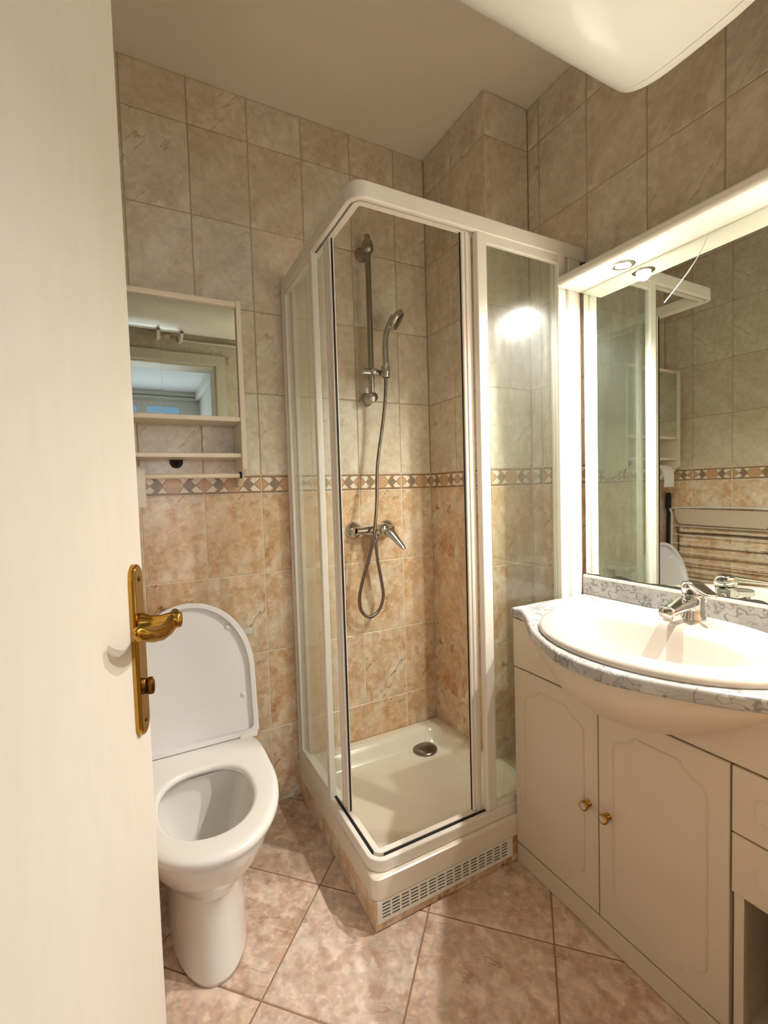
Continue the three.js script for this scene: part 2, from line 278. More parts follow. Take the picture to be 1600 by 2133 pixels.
// ---------------------------------------------------------------- the open door at the left edge
{
  const hinge = V3(0.10, 0, 1.595), edge = V3(0.2685, 0, 1.0), L = Math.hypot(edge.x - hinge.x, edge.z - hinge.z);
  const door = struct('door_1', [hinge.x, 0, hinge.z]);
  door.rotation.y = Math.atan2(-(edge.z - hinge.z), edge.x - hinge.x);          // local x runs from the hinge to the latch edge; the visible face looks along local z
  part(door, 'door_leaf', box(0, L, 0.012, DY - 0.006, -0.038, 0, 0.003), M.paint);
  const hx = L - 0.046, plate = part(door, 'handle_plate', (() => {
    const s = new THREE.Shape(); const w = 0.0195, h = 0.117, r = 0.0195; s.moveTo(-w, -h + r); s.absarc(0, -h + r, r, Math.PI, 2 * Math.PI); s.lineTo(w, h - r); s.absarc(0, h - r, r, 0, Math.PI); s.closePath();
    const g = new THREE.ExtrudeGeometry(s, { depth: 0.004, bevelEnabled: true, bevelThickness: 0.004, bevelSize: 0.004, bevelOffset: -0.004, bevelSegments: 4, curveSegments: 20 });
    return g.translate(hx, 0.984, 0.0);
  })(), M.brass);
  part(plate, 'screw', merge([0.100, -0.094].map((y) => lathe([[0, 0], [0.004, 0], [0.0035, 0.0015], [0, 0.002]], V3(hx, 0.981 + y, 0.0075), V3(0, 0, 1), 16))), M.brassDark);
  const hy = 1.021, lever = part(door, 'door_handle', merge(
    lathe([[0.013, 0], [0.013, 0.004], [0.009, 0.012], [0.0082, 0.026], [0.0105, 0.036], [0.0115, 0.046], [0.010, 0.052], [0.0, 0.054]], V3(hx, hy, 0.007), V3(0, 0, 1), 32),
    (() => { const g = loft([0, 0.12, 0.3, 0.5, 0.7, 0.85, 0.95, 1].map((t) => { const x = hx + 0.010 - 0.108 * t, y = hy + 0.002 + 0.010 * t - 0.012 * Math.sin(t * Math.PI), z = 0.049 - 0.020 * t * t, a = 0.0115 * (1 - 0.25 * t) * (t > 0.97 ? 0.4 : 1), b = 0.0075 * (1 - 0.2 * t) * (t > 0.97 ? 0.4 : 1); return Array.from({ length: 20 }, (_, k) => V3(x, y + a * Math.sin(k * Math.PI / 10), z + b * Math.cos(k * Math.PI / 10))); })); return g; })()
  ), M.brass, 'curved polished brass lever');
  part(door, 'turn_knob', merge(lathe([[0.011, 0], [0.011, 0.004], [0.0, 0.005]], V3(hx, 0.933, 0.007), V3(0, 0, 1), 24), loft([0.01, 0.014, 0.019, 0.0205].map((z, i) => { const k = [0.8, 1, 0.95, 0.6][i]; return Array.from({ length: 24 }, (_, q) => V3(hx + 0.0045 * k * Math.cos(q / 12 * Math.PI), 0.933 + 0.0125 * k * Math.sin(q / 12 * Math.PI), z)); }))), M.brassDark, 'small oval privacy turn');
}

// ---------------------------------------------------------------- toilet
const TX = 0.387;
function dRing(y, zb, zf, hw, k = 0.42, n = 72, backE = 0.45) {                  // D-shaped loop: round front, squarish back
  const zm = zb + (zf - zb) * k, out = [];
  for (let i = 0; i < n; i++) { const t = i / n * 2 * Math.PI, c = Math.cos(t), s = Math.sin(t), e = s >= 0 ? 1 : backE, e2 = s >= 0 ? 0.92 : backE; out.push(V3(TX + hw * Math.sign(c) * Math.abs(c) ** e2, y, s >= 0 ? zm + (zf - zm) * s ** e : zm - (zm - zb) * (-s) ** e)); }
  return out.reverse();
}
{
  const t = thing('toilet', 'white ceramic floor-standing toilet with its lid raised, beside the half-open door', 'toilet', [0, 0, 0]);
  const body = loft([
    dRing(0.0, 0.19, 0.600, 0.099), dRing(0.012, 0.19, 0.601, 0.101), dRing(0.06, 0.19, 0.590, 0.098), dRing(0.13, 0.19, 0.578, 0.096), dRing(0.19, 0.18, 0.580, 0.098), dRing(0.222, 0.18, 0.592, 0.104),
    dRing(0.25, 0.18, 0.620, 0.122), dRing(0.285, 0.18, 0.660, 0.146), dRing(0.32, 0.18, 0.690, 0.162), dRing(0.36, 0.18, 0.712, 0.174), dRing(0.388, 0.18, 0.722, 0.178), dRing(0.396, 0.185, 0.718, 0.175),
    dRing(0.396, 0.36, 0.665, 0.118), dRing(0.385, 0.355, 0.675, 0.126), dRing(0.36, 0.352, 0.682, 0.132), dRing(0.33, 0.356, 0.672, 0.126), dRing(0.28, 0.37, 0.645, 0.106), dRing(0.23, 0.40, 0.61, 0.078), dRing(0.20, 0.43, 0.585, 0.055), dRing(0.185, 0.47, 0.55, 0.03),
  ]);
  part(t, 'bowl', body, M.ceramic);
  part(t, 'water', loft([dRing(0.232, 0.40, 0.608, 0.076), dRing(0.2335, 0.40, 0.608, 0.076)]), M.water);
  const seat = loft([
    dRing(0.399, 0.250, 0.732, 0.179, 0.42, 72, 0.28), dRing(0.404, 0.244, 0.738, 0.184, 0.42, 72, 0.28), dRing(0.414, 0.244, 0.738, 0.184, 0.42, 72, 0.28), dRing(0.421, 0.249, 0.732, 0.179, 0.42, 72, 0.28), dRing(0.424, 0.262, 0.718, 0.168, 0.42, 72, 0.3),
    dRing(0.423, 0.36, 0.672, 0.124, 0.48, 72, 0.8), dRing(0.418, 0.368, 0.662, 0.114, 0.48, 72, 0.8), dRing(0.409, 0.370, 0.660, 0.112, 0.48, 72, 0.8), dRing(0.400, 0.366, 0.664, 0.116, 0.48, 72, 0.8), dRing(0.399, 0.250, 0.732, 0.179, 0.42, 72, 0.28),
  ], false, false);
  part(t, 'seat', seat, M.seat);
  const shapeLid = (hw, len, b) => { const s = new THREE.Shape(), r = 0.02; s.moveTo(-hw + r, b); s.lineTo(hw - r, b); s.quadraticCurveTo(hw, b, hw, b + r); s.lineTo(hw, len * 0.48); s.absellipse(0, len * 0.48, hw, len * 0.52, 0, Math.PI, false); s.lineTo(-hw, b + r); s.quadraticCurveTo(-hw, b, -hw + r, b); return s; };
  const lid = new THREE.Group(); lid.name = 'lid'; t.add(lid); lid.position.set(TX, 0.424, 0.252); lid.rotation.x = -0.165;
  part(lid, 'lid_panel', new THREE.ExtrudeGeometry(shapeLid(0.190, 0.436, 0), { depth: 0.006, bevelEnabled: true, bevelSize: 0.004, bevelThickness: 0.004, bevelOffset: -0.004, bevelSegments: 4, curveSegments: 48 }).translate(0, 0, -0.014), M.lid);
  const ring = shapeLid(0.190, 0.436, 0); ring.holes.push(new THREE.Path(shapeLid(0.174, 0.420, 0.016).getPoints(48).reverse()));
  part(lid, 'lid_rim', new THREE.ExtrudeGeometry(ring, { depth: 0.018, bevelEnabled: true, bevelSize: 0.002, bevelThickness: 0.003, bevelOffset: -0.002, bevelSegments: 3, curveSegments: 48 }).translate(0, 0, -0.006), M.lid);
  for (const [x, y] of [[0.118, 0.345], [0.152, 0.125], [-0.088, 0.345], [-0.152, 0.125]]) part(lid, 'bumper', lathe([[0.0, 0.010], [0.005, 0.0095], [0.0075, 0.006], [0.008, 0.0]], V3(x, y, -0.005), V3(0, 0, 1), 20), M.seat);
  for (const s of [-1, 1]) part(t, 'hinge', box(TX + s * 0.155 - 0.028, TX + s * 0.155 + 0.028, 0.418, 0.436, 0.240, 0.272, 0.006), M.seat);
  part(t, 'cistern', loft([dRing(0.38, 0.03, 0.18, 0.15, 0.5, 48, 0.35), dRing(0.42, 0.012, 0.165, 0.165, 0.5, 48, 0.35), dRing(0.70, 0.012, 0.125, 0.172, 0.5, 48, 0.35)].map((r) => r.map((p) => p)), true, true, 0.6), M.ceramic);
  part(t, 'cistern_lid', box(TX - 0.21, TX + 0.21, 0.704, 0.728, 0.006, 0.128, 0.008, 3), M.ceramic);
}

// ---------------------------------------------------------------- shower: plinth, ledge, tray, grille
const SX = 0.775, SZ = 0.672, TXR = 1.458;
const plinth = struct('trim_2');                                                 // tiled plinth under the tray
part(plinth, 'grout_bed', merge(box(SX + 0.006, XR, 0, 0.086, 0.02, SZ - 0.008, 0)), M.grout);
for (const [a, b] of [[0, 0.245], [0.245, 0.45], [0.45, SZ - 0.003]]) { const m = part(plinth, 'plinth_tile', wallTile(b - a - 0.003, 0.083, 'warm'), M.tileWarm[0]); m.rotation.y = -Math.PI / 2; m.position.set(SX + 0.004, 0.002, a + 0.0015); }
for (const [a, b] of [[SX + 0.006, 1.02], [1.02, 1.264], [1.264, 1.46]]) { const m = part(plinth, 'plinth_tile', wallTile(b - a - 0.003, 0.083, 'warm'), M.tileWarm[1]); m.position.set(a, 0.002, SZ - 0.004); }
part(plinth, 'ledge_tile', box(TXR + 0.002, XR - 0.002, 0.10, 0.146, ZC + 0.002, 0.64, 0.002), M.tileWarm[0]);
{
  const t = thing('shower_tray', 'cream square shower tray set on a tiled plinth in the corner', 'shower tray');
  // heightfield: rim, then a sunken floor that falls towards the drain
  const N = 60, pos = [], uv = [], idx = [], x0 = SX, x1 = TXR, z0 = 0.003, z1 = SZ, H = 0.148;
  const dx = 1.292, dz = 0.118;
  for (let j = 0; j <= N; j++) for (let i = 0; i <= N; i++) {
    const warp = (t) => 0.5 + 0.5 * Math.sign(t - 0.5) * (1 - (1 - Math.abs(2 * t - 1)) ** 1.5);
    const x = x0 + (x1 - x0) * warp(i / N), z = z0 + (z1 - z0) * warp(j / N);
    const hx = (x1 - x0) / 2 - 0.052, hz = (z1 - z0) / 2 - 0.052, qx = Math.abs(x - (x0 + x1) / 2) - hx + 0.07, qz = Math.abs(z - (z0 + z1) / 2) - hz + 0.07;
    const sd = Math.hypot(Math.max(qx, 0), Math.max(qz, 0)) + Math.min(Math.max(qx, qz), 0) - 0.07;   // rounded rectangle
    const fall = 0.008 * Math.hypot(x - dx, z - dz), deep = 0.062 - fall;
    let y = H - deep * sm(0.012, -0.05, sd);
    const ex = Math.min(x - x0, x1 - x), ez = Math.min(z - z0, z1 - z), e = Math.min(ex, ez); if (e < 0.008) y -= 0.004 * (1 - e / 0.008);
    let px = x, pz = z; const RC = 0.022, ox = x0 + RC - x, oz = z - (z1 - RC); if (ox > 0 && oz > 0) { const m = Math.max(ox, oz), l = Math.hypot(ox, oz), k = m / l; px = x0 + RC - ox * k; pz = z1 - RC + oz * k; }   // rounded outer corner
    pos.push(px, y, pz); uv.push(x, z);
  }
  for (let j = 0; j < N; j++) for (let i = 0; i < N; i++) { const a = j * (N + 1) + i; idx.push(a, a + N + 1, a + 1, a + 1, a + N + 1, a + N + 2); }
  const per = []; for (let i = 0; i < N; i++) per.push(i); for (let j = 0; j < N; j++) per.push(j * (N + 1) + N); for (let i = N; i > 0; i--) per.push(N * (N + 1) + i); for (let j = N; j > 0; j--) per.push(j * (N + 1));
  const k0 = pos.length / 3; per.forEach((q) => { pos.push(pos[q * 3], pos[q * 3 + 1], pos[q * 3 + 2]); uv.push(0, 0); pos.push(pos[q * 3], 0.087, pos[q * 3 + 2]); uv.push(0, 0); });
  per.forEach((q, n) => { const a = k0 + 2 * n, b = k0 + 2 * ((n + 1) % per.length); idx.push(a, b, a + 1, b, b + 1, a + 1); });
  const g = new THREE.BufferGeometry(); g.setAttribute('position', new THREE.Float32BufferAttribute(pos, 3)); g.setAttribute('uv', new THREE.Float32BufferAttribute(uv, 2)); g.setIndex(idx); g.computeVertexNormals();
  part(t, 'tray_basin', g, M.tray);
  part(t, 'tray_apron', box(TXR - 0.001, XR - 0.02, 0.088, 0.147, 0.645, SZ, 0.004), M.tray);
  part(t, 'drain_cover', lathe([[0.0, 0.014], [0.03, 0.013], [0.046, 0.009], [0.052, 0.004], [0.052, 0.0], [0.048, -0.004]], V3(dx, 0.089, dz), V3(0, 1, 0), 48), M.steel, 'dull round metal drain cover');
}
{
  const s = new THREE.Shape(); const x0 = SX + 0.008, x1 = 1.262, y0 = 0.024, y1 = 0.0855; s.moveTo(x0, y0); s.lineTo(x1, y0); s.lineTo(x1, y1); s.lineTo(x0, y1); s.closePath();
  const nc = 15, cw = (x1 - x0 - 0.03) / nc;
  for (let i = 0; i < nc; i++) for (let j = 0; j < 5; j++) { const a = x0 + 0.015 + i * cw, b = a + cw - 0.006, y = 0.0345 + j * 0.0092, h = new THREE.Path(); h.moveTo(a, y); h.lineTo(a, y + 0.0053); h.lineTo(b, y + 0.0053); h.lineTo(b, y); h.closePath(); s.holes.push(h); }
  const t = thing('vent_grille', 'white slotted ventilation grille set low in the shower plinth', 'grille');
  part(t, 'grille_plate', new THREE.ExtrudeGeometry(s, { depth: 0.003, bevelEnabled: false }).translate(0, 0, SZ - 0.0035), M.plastic);
  part(t, 'duct', box(x0 + 0.008, x1 - 0.008, y0 + 0.006, y1 - 0.006, SZ - 0.0042, SZ - 0.0034, 0), M.black);
}

// ---------------------------------------------------------------- shower enclosure
{
  const t = thing('shower_enclosure', 'white framed corner shower enclosure with both glass sliding doors pushed open', 'shower enclosure');
  const EX = 0.779, EZ = 0.660, R = 0.045;                                       // outer faces of the rails
  const rail = (y0, y1, d, bev = 0.004) => {                                     // an L-shaped rail with a rounded outer corner
    const s = new THREE.Shape(); s.moveTo(EX, -0.006); s.lineTo(EX, -(EZ - R)); s.absarc(EX + R, -(EZ - R), R, Math.PI, Math.PI * 1.5, false); s.lineTo(XR - 0.004, -EZ); s.lineTo(XR - 0.004, -(EZ - d)); s.lineTo(EX + R, -(EZ - d)); s.absarc(EX + R, -(EZ - R), R - d, Math.PI * 1.5, Math.PI, true); s.lineTo(EX + d, -0.006); s.closePath();
    return new THREE.ExtrudeGeometry(s, { depth: y1 - y0 - 2 * bev, bevelEnabled: true, bevelSize: bev, bevelThickness: bev, bevelOffset: -bev, bevelSegments: 3, curveSegments: 16 }).rotateX(-Math.PI / 2).translate(0, y0 + bev, 0);
  };
  part(t, 'top_rail', rail(1.938, 1.984, 0.016), M.alu);
  const inner = (y0, y1, e0, e1) => {                                            // strip parallel to the rail, from e0 to e1 behind its outer face
    const s = new THREE.Shape(); s.moveTo(EX + e0, -0.008); s.lineTo(EX + e0, -(EZ - R)); s.absarc(EX + R, -(EZ - R), R - e0, Math.PI, Math.PI * 1.5, false); s.lineTo(XR - 0.006, -(EZ - e0)); s.lineTo(XR - 0.006, -(EZ - e1)); s.lineTo(EX + R, -(EZ - e1)); s.absarc(EX + R, -(EZ - R), R - e1, Math.PI * 1.5, Math.PI, true); s.lineTo(EX + e1, -0.008); s.closePath();
    return new THREE.ExtrudeGeometry(s, { depth: y1 - y0, bevelEnabled: false, curveSegments: 16 }).rotateX(-Math.PI / 2).translate(0, y0, 0);
  };
  part(t, 'top_rail_lip', merge(inner(1.940, 1.978, 0.0225, 0.040), inner(1.953, 1.978, 0.0155, 0.0230)), M.alu);
  part(t, 'track_slot', merge(box(EX + 0.0165, EX + 0.0215, 1.9475, 1.9528, 0.05, EZ - R, 0), box(EX + R, 1.19, 1.9475, 1.9528, EZ - 0.0215, EZ - 0.0165, 0)), M.black, 'dark running slot');
  part(t, 'bottom_rail', rail(0.1485, 0.184, 0.016), M.alu);
  part(t, 'bottom_rail_lip', merge(inner(0.1485, 0.187, 0.0230, 0.040), inner(0.1485, 0.169, 0.0155, 0.0235)), M.alu);
  part(t, 'track_seal', merge(box(EX + 0.0158, EX + 0.0228, 0.170, 0.1845, 0.34, EZ - R, 0), box(EX + R, 1.19, 0.170, 0.1845, EZ - 0.0228, EZ - 0.0158, 0)), M.black, 'black rubber seal in the running slot');
  const fixedL = part(t, 'fixed_panel', box(EX + 0.008, EX + 0.013, 0.18, 1.945, 0.03, 0.335, 0), M.hazyLeft);
  part(fixedL, 'stile', box(EX + 0.001, EX + 0.022, 0.184, 1.940, 0.322, 0.345, 0.003), M.alu);
  part(fixedL, 'wall_channel', merge(box(EX - 0.001, EX + 0.034, 0.149, 1.937, 0.002, 0.020, 0.003), box(EX + 0.002, EX + 0.022, 0.184, 1.938, 0.020, 0.045, 0.003)), M.alu);
  part(fixedL, 'glazing_bar', box(EX + 0.003, EX + 0.018, 0.184, 0.200, 0.045, 0.322, 0.002), M.alu); part(fixedL, 'glazing_bar', box(EX + 0.003, EX + 0.018, 1.92, 1.94, 0.045, 0.322, 0.002), M.alu);
  const doorL = part(t, 'sliding_door', box(EX + 0.028, EX + 0.033, 0.19, 1.945, 0.055, 0.42, 0), M.hazyLeft);
  part(doorL, 'stile', merge(box(EX + 0.024, EX + 0.040, 0.188, 1.944, 0.392, 0.440, 0.004), box(EX + 0.022, EX + 0.034, 0.188, 1.944, 0.404, 0.416, 0.002)), M.alu);
  part(doorL, 'rear_stile', box(EX + 0.024, EX + 0.040, 0.188, 1.944, 0.040, 0.062, 0.004), M.alu);
  part(doorL, 'seal', box(EX + 0.0295, EX + 0.0345, 0.19, 1.942, 0.4395, 0.4435, 0.001), M.black, 'black closing seal');
  const fixedR = part(t, 'fixed_panel', (() => { const g = box(1.20, 1.525, 0.18, 1.945, EZ - 0.013, EZ - 0.008, 0); return g; })(), M.hazy);
  part(fixedR, 'stile', box(1.178, 1.214, 0.184, 1.940, EZ - 0.024, EZ - 0.001, 0.004), M.alu);
  part(fixedR, 'stile', box(1.512, 1.545, 0.184, 1.940, EZ - 0.022, EZ - 0.001, 0.004), M.alu);
  part(fixedR, 'glazing_bar', box(1.214, 1.512, 0.184, 0.206, EZ - 0.018, EZ - 0.003, 0.002), M.alu); part(fixedR, 'glazing_bar', box(1.214, 1.512, 1.912, 1.94, EZ - 0.018, EZ - 0.003, 0.002), M.alu);
  part(t, 'wall_channel', merge(box(1.557, 1.610, 0.149, 1.937, EZ - 0.036, EZ + 0.001, 0.004), box(1.545, 1.558, 0.149, 1.937, EZ - 0.030, EZ - 0.010, 0), box(1.610, 1.622, 0.149, 1.937, EZ - 0.030, EZ - 0.006, 0.002)), M.alu);
  const doorR = part(t, 'sliding_door', box(1.16, 1.52, 0.19, 1.945, EZ - 0.036, EZ - 0.031, 0), M.glass);
  part(doorR, 'stile', merge(box(1.141, 1.176, 0.188, 1.944, EZ - 0.043, EZ - 0.026, 0.004), box(1.152, 1.164, 0.188, 1.944, EZ - 0.030, EZ - 0.022, 0.002)), M.alu);
  part(doorR, 'rear_stile', box(1.516, 1.540, 0.188, 1.944, EZ - 0.043, EZ - 0.027, 0.004), M.alu);
  part(doorR, 'seal', box(1.1385, 1.1415, 0.19, 1.942, EZ - 0.0365, EZ - 0.0315, 0.001), M.black, 'black closing seal');
}

// ---------------------------------------------------------------- shower fittings
{
  const t = thing('shower_rail', 'tall chrome slide rail fixed upright on the shower tiles', 'shower rail');
  part(t, 'rail_tube', rod(V3(1.121, 1.565, 0.060), V3(1.121, 2.150, 0.060), 0.0115), M.satin);
  part(t, 'upper_bracket', merge(lathe([[0.029, 0], [0.029, 0.006], [0.022, 0.014], [0.017, 0.030], [0.0175, 0.06]], V3(1.121, 2.150, 0.0), V3(0, 0, 1)), lathe([[0.0, -0.028], [0.014, -0.026], [0.024, -0.012], [0.025, 0.004], [0.019, 0.022], [0.0125, 0.030], [0.012, 0.046], [0, 0.047]], V3(1.121, 2.155, 0.060))), M.satin);
  part(t, 'lower_bracket', merge(lathe([[0.029, 0], [0.029, 0.006], [0.021, 0.012], [0.0205, 0.070], [0.018, 0.078], [0, 0.080]], V3(1.121, 1.565, 0.0), V3(0, 0, 1)), cyl(0.013, 0.013, 0.05, 20).translate(1.121, 1.59, 0.058)), M.chrome);
  part(t, 'slider', merge(box(1.070, 1.182, 1.648, 1.676, 0.045, 0.082, 0.010, 4), lathe([[0.014, 0], [0.014, 0.012], [0.012, 0.018], [0, 0.020]], V3(1.121, 1.662, 0.078), V3(0, 0, 1), 24), lathe([[0.0125, -0.022], [0.0165, -0.022], [0.0175, 0.022], [0.0130, 0.022], [0.0125, -0.022]], V3(1.1663, 1.662, 0.0985), V3(0, 1, 0), 28), rod(V3(1.085, 1.674, 0.06), V3(1.085, 1.686, 0.06), 0.006)), M.chrome);
}
{
  const t = thing('hand_shower', 'chrome hand shower with an oval head, parked in the slider', 'shower head');
  const p = [[1.166, 1.645, 0.098], [1.1665, 1.70, 0.100], [1.167, 1.76, 0.099], [1.172, 1.81, 0.100], [1.188, 1.85, 0.104], [1.205, 1.88, 0.108]];
  const curve = new THREE.CatmullRomCurve3(p.map((q) => V3(...q))), rad = [0.0105, 0.0122, 0.0125, 0.0115, 0.012, 0.014], rings = [], n = 24, K = 30, fr = curve.computeFrenetFrames(K);
  for (let i = 0; i <= K; i++) { const u = i / K, a = curve.getPointAt(u), f = u * 5, k = Math.min(4, Math.floor(f)), r = rad[k] + (rad[k + 1] - rad[k]) * (f - k); rings.push(Array.from({ length: n }, (_, j) => a.clone().addScaledVector(fr.normals[i], r * Math.cos(j / n * 2 * Math.PI)).addScaledVector(fr.binormals[i], r * Math.sin(j / n * 2 * Math.PI)))); }
  part(t, 'handle', loft(rings), M.chrome);
  const axis = V3(0.70, -0.52, 0.42).normalize(), head = lathe([[0, 0.017], [0.028, 0.016], [0.040, 0.012], [0.045, 0.005], [0.045, -0.002], [0.036, -0.012], [0.018, -0.019], [0, -0.021]], V3(0, 0, 0), V3(0, 1, 0), 48);
  const m = part(t, 'spray_head', head, M.chrome); m.quaternion.setFromUnitVectors(V3(0, 1, 0), axis); m.position.set(1.213, 1.868, 0.112);
  part(m, 'spray_plate', lathe([[0, 0.0185], [0.026, 0.018], [0.034, 0.0155]], V3(0, 0, 0), V3(0, 1, 0), 40), M.steel);
}
{
  const pts = [[1.166, 1.644, 0.098], [1.164, 1.58, 0.096], [1.155, 1.47, 0.085], [1.128, 1.30, 0.078], [1.100, 1.12, 0.110], [1.078, 1.0, 0.118], [1.062, 0.91, 0.098], [1.044, 0.82, 0.072], [1.036, 0.745, 0.06], [1.050, 0.697, 0.056], [1.085, 0.674, 0.055], [1.124, 0.695, 0.055], [1.146, 0.748, 0.056], [1.138, 0.82, 0.06], [1.123, 0.90, 0.063], [1.1155, 0.976, 0.064]];
  const c = new THREE.CatmullRomCurve3(pts.map((p) => V3(...p))), N = 700, fr = c.computeFrenetFrames(N), rings = [];
  for (let i = 0; i <= N; i++) { const a = c.getPointAt(i / N), r = 0.0066 + 0.0009 * Math.sin(i * Math.PI / 1.5); rings.push(Array.from({ length: 10 }, (_, j) => a.clone().addScaledVector(fr.normals[i], r * Math.cos(j * Math.PI / 5)).addScaledVector(fr.binormals[i], r * Math.sin(j * Math.PI / 5)))); }
  single('shower_hose', loft(rings), M.steel, 'ribbed metal shower hose hanging in a loop below the mixer', 'hose');
}
{
  const t = thing('shower_mixer', 'chrome single-lever shower mixer on two round wall plates', 'mixer tap');
  const bell = [[0.036, 0], [0.036, 0.004], [0.030, 0.016], [0.018, 0.026], [0.013, 0.030], [0.013, 0.045]];
  for (const x of [1.046, 1.200]) part(t, 'wall_plate', lathe(bell, V3(x, 1.029, 0.0), V3(0, 0, 1)), M.chrome);
  part(t, 'mixer_body', merge(alongTo(cyl(0.013, 0.0235, 0.085, 28), V3(1.043, 1.029, 0.057), V3(1.118, 1.029, 0.062)), alongTo(cyl(0.0235, 0.013, 0.085, 28), V3(1.118, 1.029, 0.062), V3(1.203, 1.029, 0.055)), lathe([[0.0, -0.03], [0.020, -0.028], [0.027, -0.015], [0.0275, 0.02], [0.025, 0.036], [0.014, 0.042], [0, 0.044]], V3(1.134, 1.030, 0.068), V3(0.35, 0.05, 1), 32)), M.chrome);
  part(t, 'lever', loft([0, 0.1, 0.3, 0.6, 0.9, 1].map((u) => { const a = V3(1.150, 1.034, 0.108).lerp(V3(1.192, 0.955, 0.165), u), w = [0.020, 0.0225, 0.019, 0.015, 0.012, 0.007][Math.round([0, 0.1, 0.3, 0.6, 0.9, 1].indexOf(u))], h = w * 0.5; const d = V3(0.042, -0.079, 0.057).normalize(), s = V3(1, 0.4, -0.2).cross(d).cross(d).normalize(), n2 = d.clone().cross(s); return Array.from({ length: 20 }, (_, j) => a.clone().addScaledVector(s, w * Math.cos(j * Math.PI / 10)).addScaledVector(n2, h * Math.sin(j * Math.PI / 10))); })), M.chrome);
  part(t, 'outlet', lathe([[0.011, 0], [0.011, 0.018], [0.0085, 0.020], [0.0085, 0.034], [0, 0.034]], V3(1.116, 1.012, 0.064), V3(0, -1, 0), 24), M.chrome);
}

// ---------------------------------------------------------------- bathroom cabinet above the toilet
{
  const t = thing('bathroom_cabinet', 'small white wall cabinet with mirror doors and open shelves above the toilet', 'cabinet');
  const x0 = 0.105, x1 = 0.602, zf = 0.135, T = 0.016;
  const side = new THREE.Shape(); side.moveTo(0.002, 1.835); side.lineTo(zf - 0.016, 1.843); side.quadraticCurveTo(zf, 1.842, zf, 1.828); side.lineTo(zf, 1.282); side.quadraticCurveTo(zf - 0.004, 1.272, zf - 0.03, 1.262); side.quadraticCurveTo(0.06, 1.245, 0.04, 1.222); side.lineTo(0.002, 1.222); side.closePath();
  for (const x of [x0, x1 - T]) part(t, 'side_panel', new THREE.ExtrudeGeometry(side, { depth: T - 0.004, bevelEnabled: true, bevelSize: 0.002, bevelThickness: 0.002, bevelOffset: -0.002, bevelSegments: 2 }).rotateY(-Math.PI / 2).translate(x + T - 0.002, 0, 0), M.lacquer);
  part(t, 'top_panel', box(x0 + T, x1 - T, 1.816, 1.833, 0.002, zf - 0.002, 0.003), M.lacquer);
  part(t, 'shelf', box(x0 + T, x1 - T, 1.436, 1.452, 0.002, zf - 0.003, 0.003), M.lacquer);
  part(t, 'shelf', box(x0 + T, x1 - T, 1.316, 1.331, 0.002, zf - 0.012, 0.003), M.lacquer);
  part(t, 'back_panel', box(x0 + T, x1 - T, 1.452, 1.816, 0.002, 0.008, 0), M.lacquer);
  part(t, 'mirror_door', box(0.33, x1 - T - 0.001, 1.453, 1.8155, zf - 0.020, zf - 0.0155, 0.0005, 1), M.mirror);
  part(t, 'mirror_door', box(x0 + T + 0.001, 0.352, 1.453, 1.8155, zf - 0.013, zf - 0.0085, 0.0005, 1), M.mirror);
  part(t, 'towel_bar', rod(V3(x0 + T - 0.003, 1.256, 0.105), V3(x1 - T + 0.003, 1.256, 0.105), 0.0085), M.lacquer);
  part(t, 'bar_clip', box(x1 - T - 0.006, x1 - T + 0.001, 1.246, 1.268, 0.094, 0.118, 0.002), M.dark, 'dark bar clip');
}
{
  const t = thing('toilet_roll', 'white toilet paper roll hanging on the cabinet bar', 'toilet paper');
  const c = V3(0.243, 1.2440, 0.105);
  part(t, 'paper_roll', lathe([[0.020, -0.047], [0.042, -0.047], [0.044, -0.044], [0.044, 0.044], [0.042, 0.047], [0.020, 0.047], [0.020, -0.047]], c, V3(1, 0, 0), 48), M.paper);
  part(t, 'loose_sheet', loft([1.25, 1.22, 1.19, 1.168, 1.160].map((y, i) => [[c.x - 0.047, 0.1475 + 0.002 * Math.sin(i)], [c.x + 0.047, 0.1475 + 0.002 * Math.sin(i)], [c.x + 0.047, 0.1483 + 0.002 * Math.sin(i)], [c.x - 0.047, 0.1483 + 0.002 * Math.sin(i)]].map(([x, z]) => V3(x, y, z))), true, true, 0.5), M.paper);
}
{
  const t = thing('wall_hook', 'small dark metal hook plate under the cabinet shelf', 'hook');
  const s = new THREE.Shape(); s.moveTo(-0.020, 0.012); s.lineTo(0.020, 0.012); s.lineTo(0.020, -0.002); s.absarc(0, -0.002, 0.020, 0, Math.PI, true); s.closePath();
  part(t, 'hook_plate', new THREE.ExtrudeGeometry(s, { depth: 0.003, bevelEnabled: true, bevelSize: 0.001, bevelThickness: 0.001, bevelSegments: 2, curveSegments: 16 }).translate(0.390, 1.310, 0.001), M.rust);
  part(t, 'peg', lathe([[0.004, 0], [0.004, 0.012], [0.006, 0.016], [0, 0.018]], V3(0.392, 1.301, 0.004), V3(0, 0, 1), 16), M.black);
}

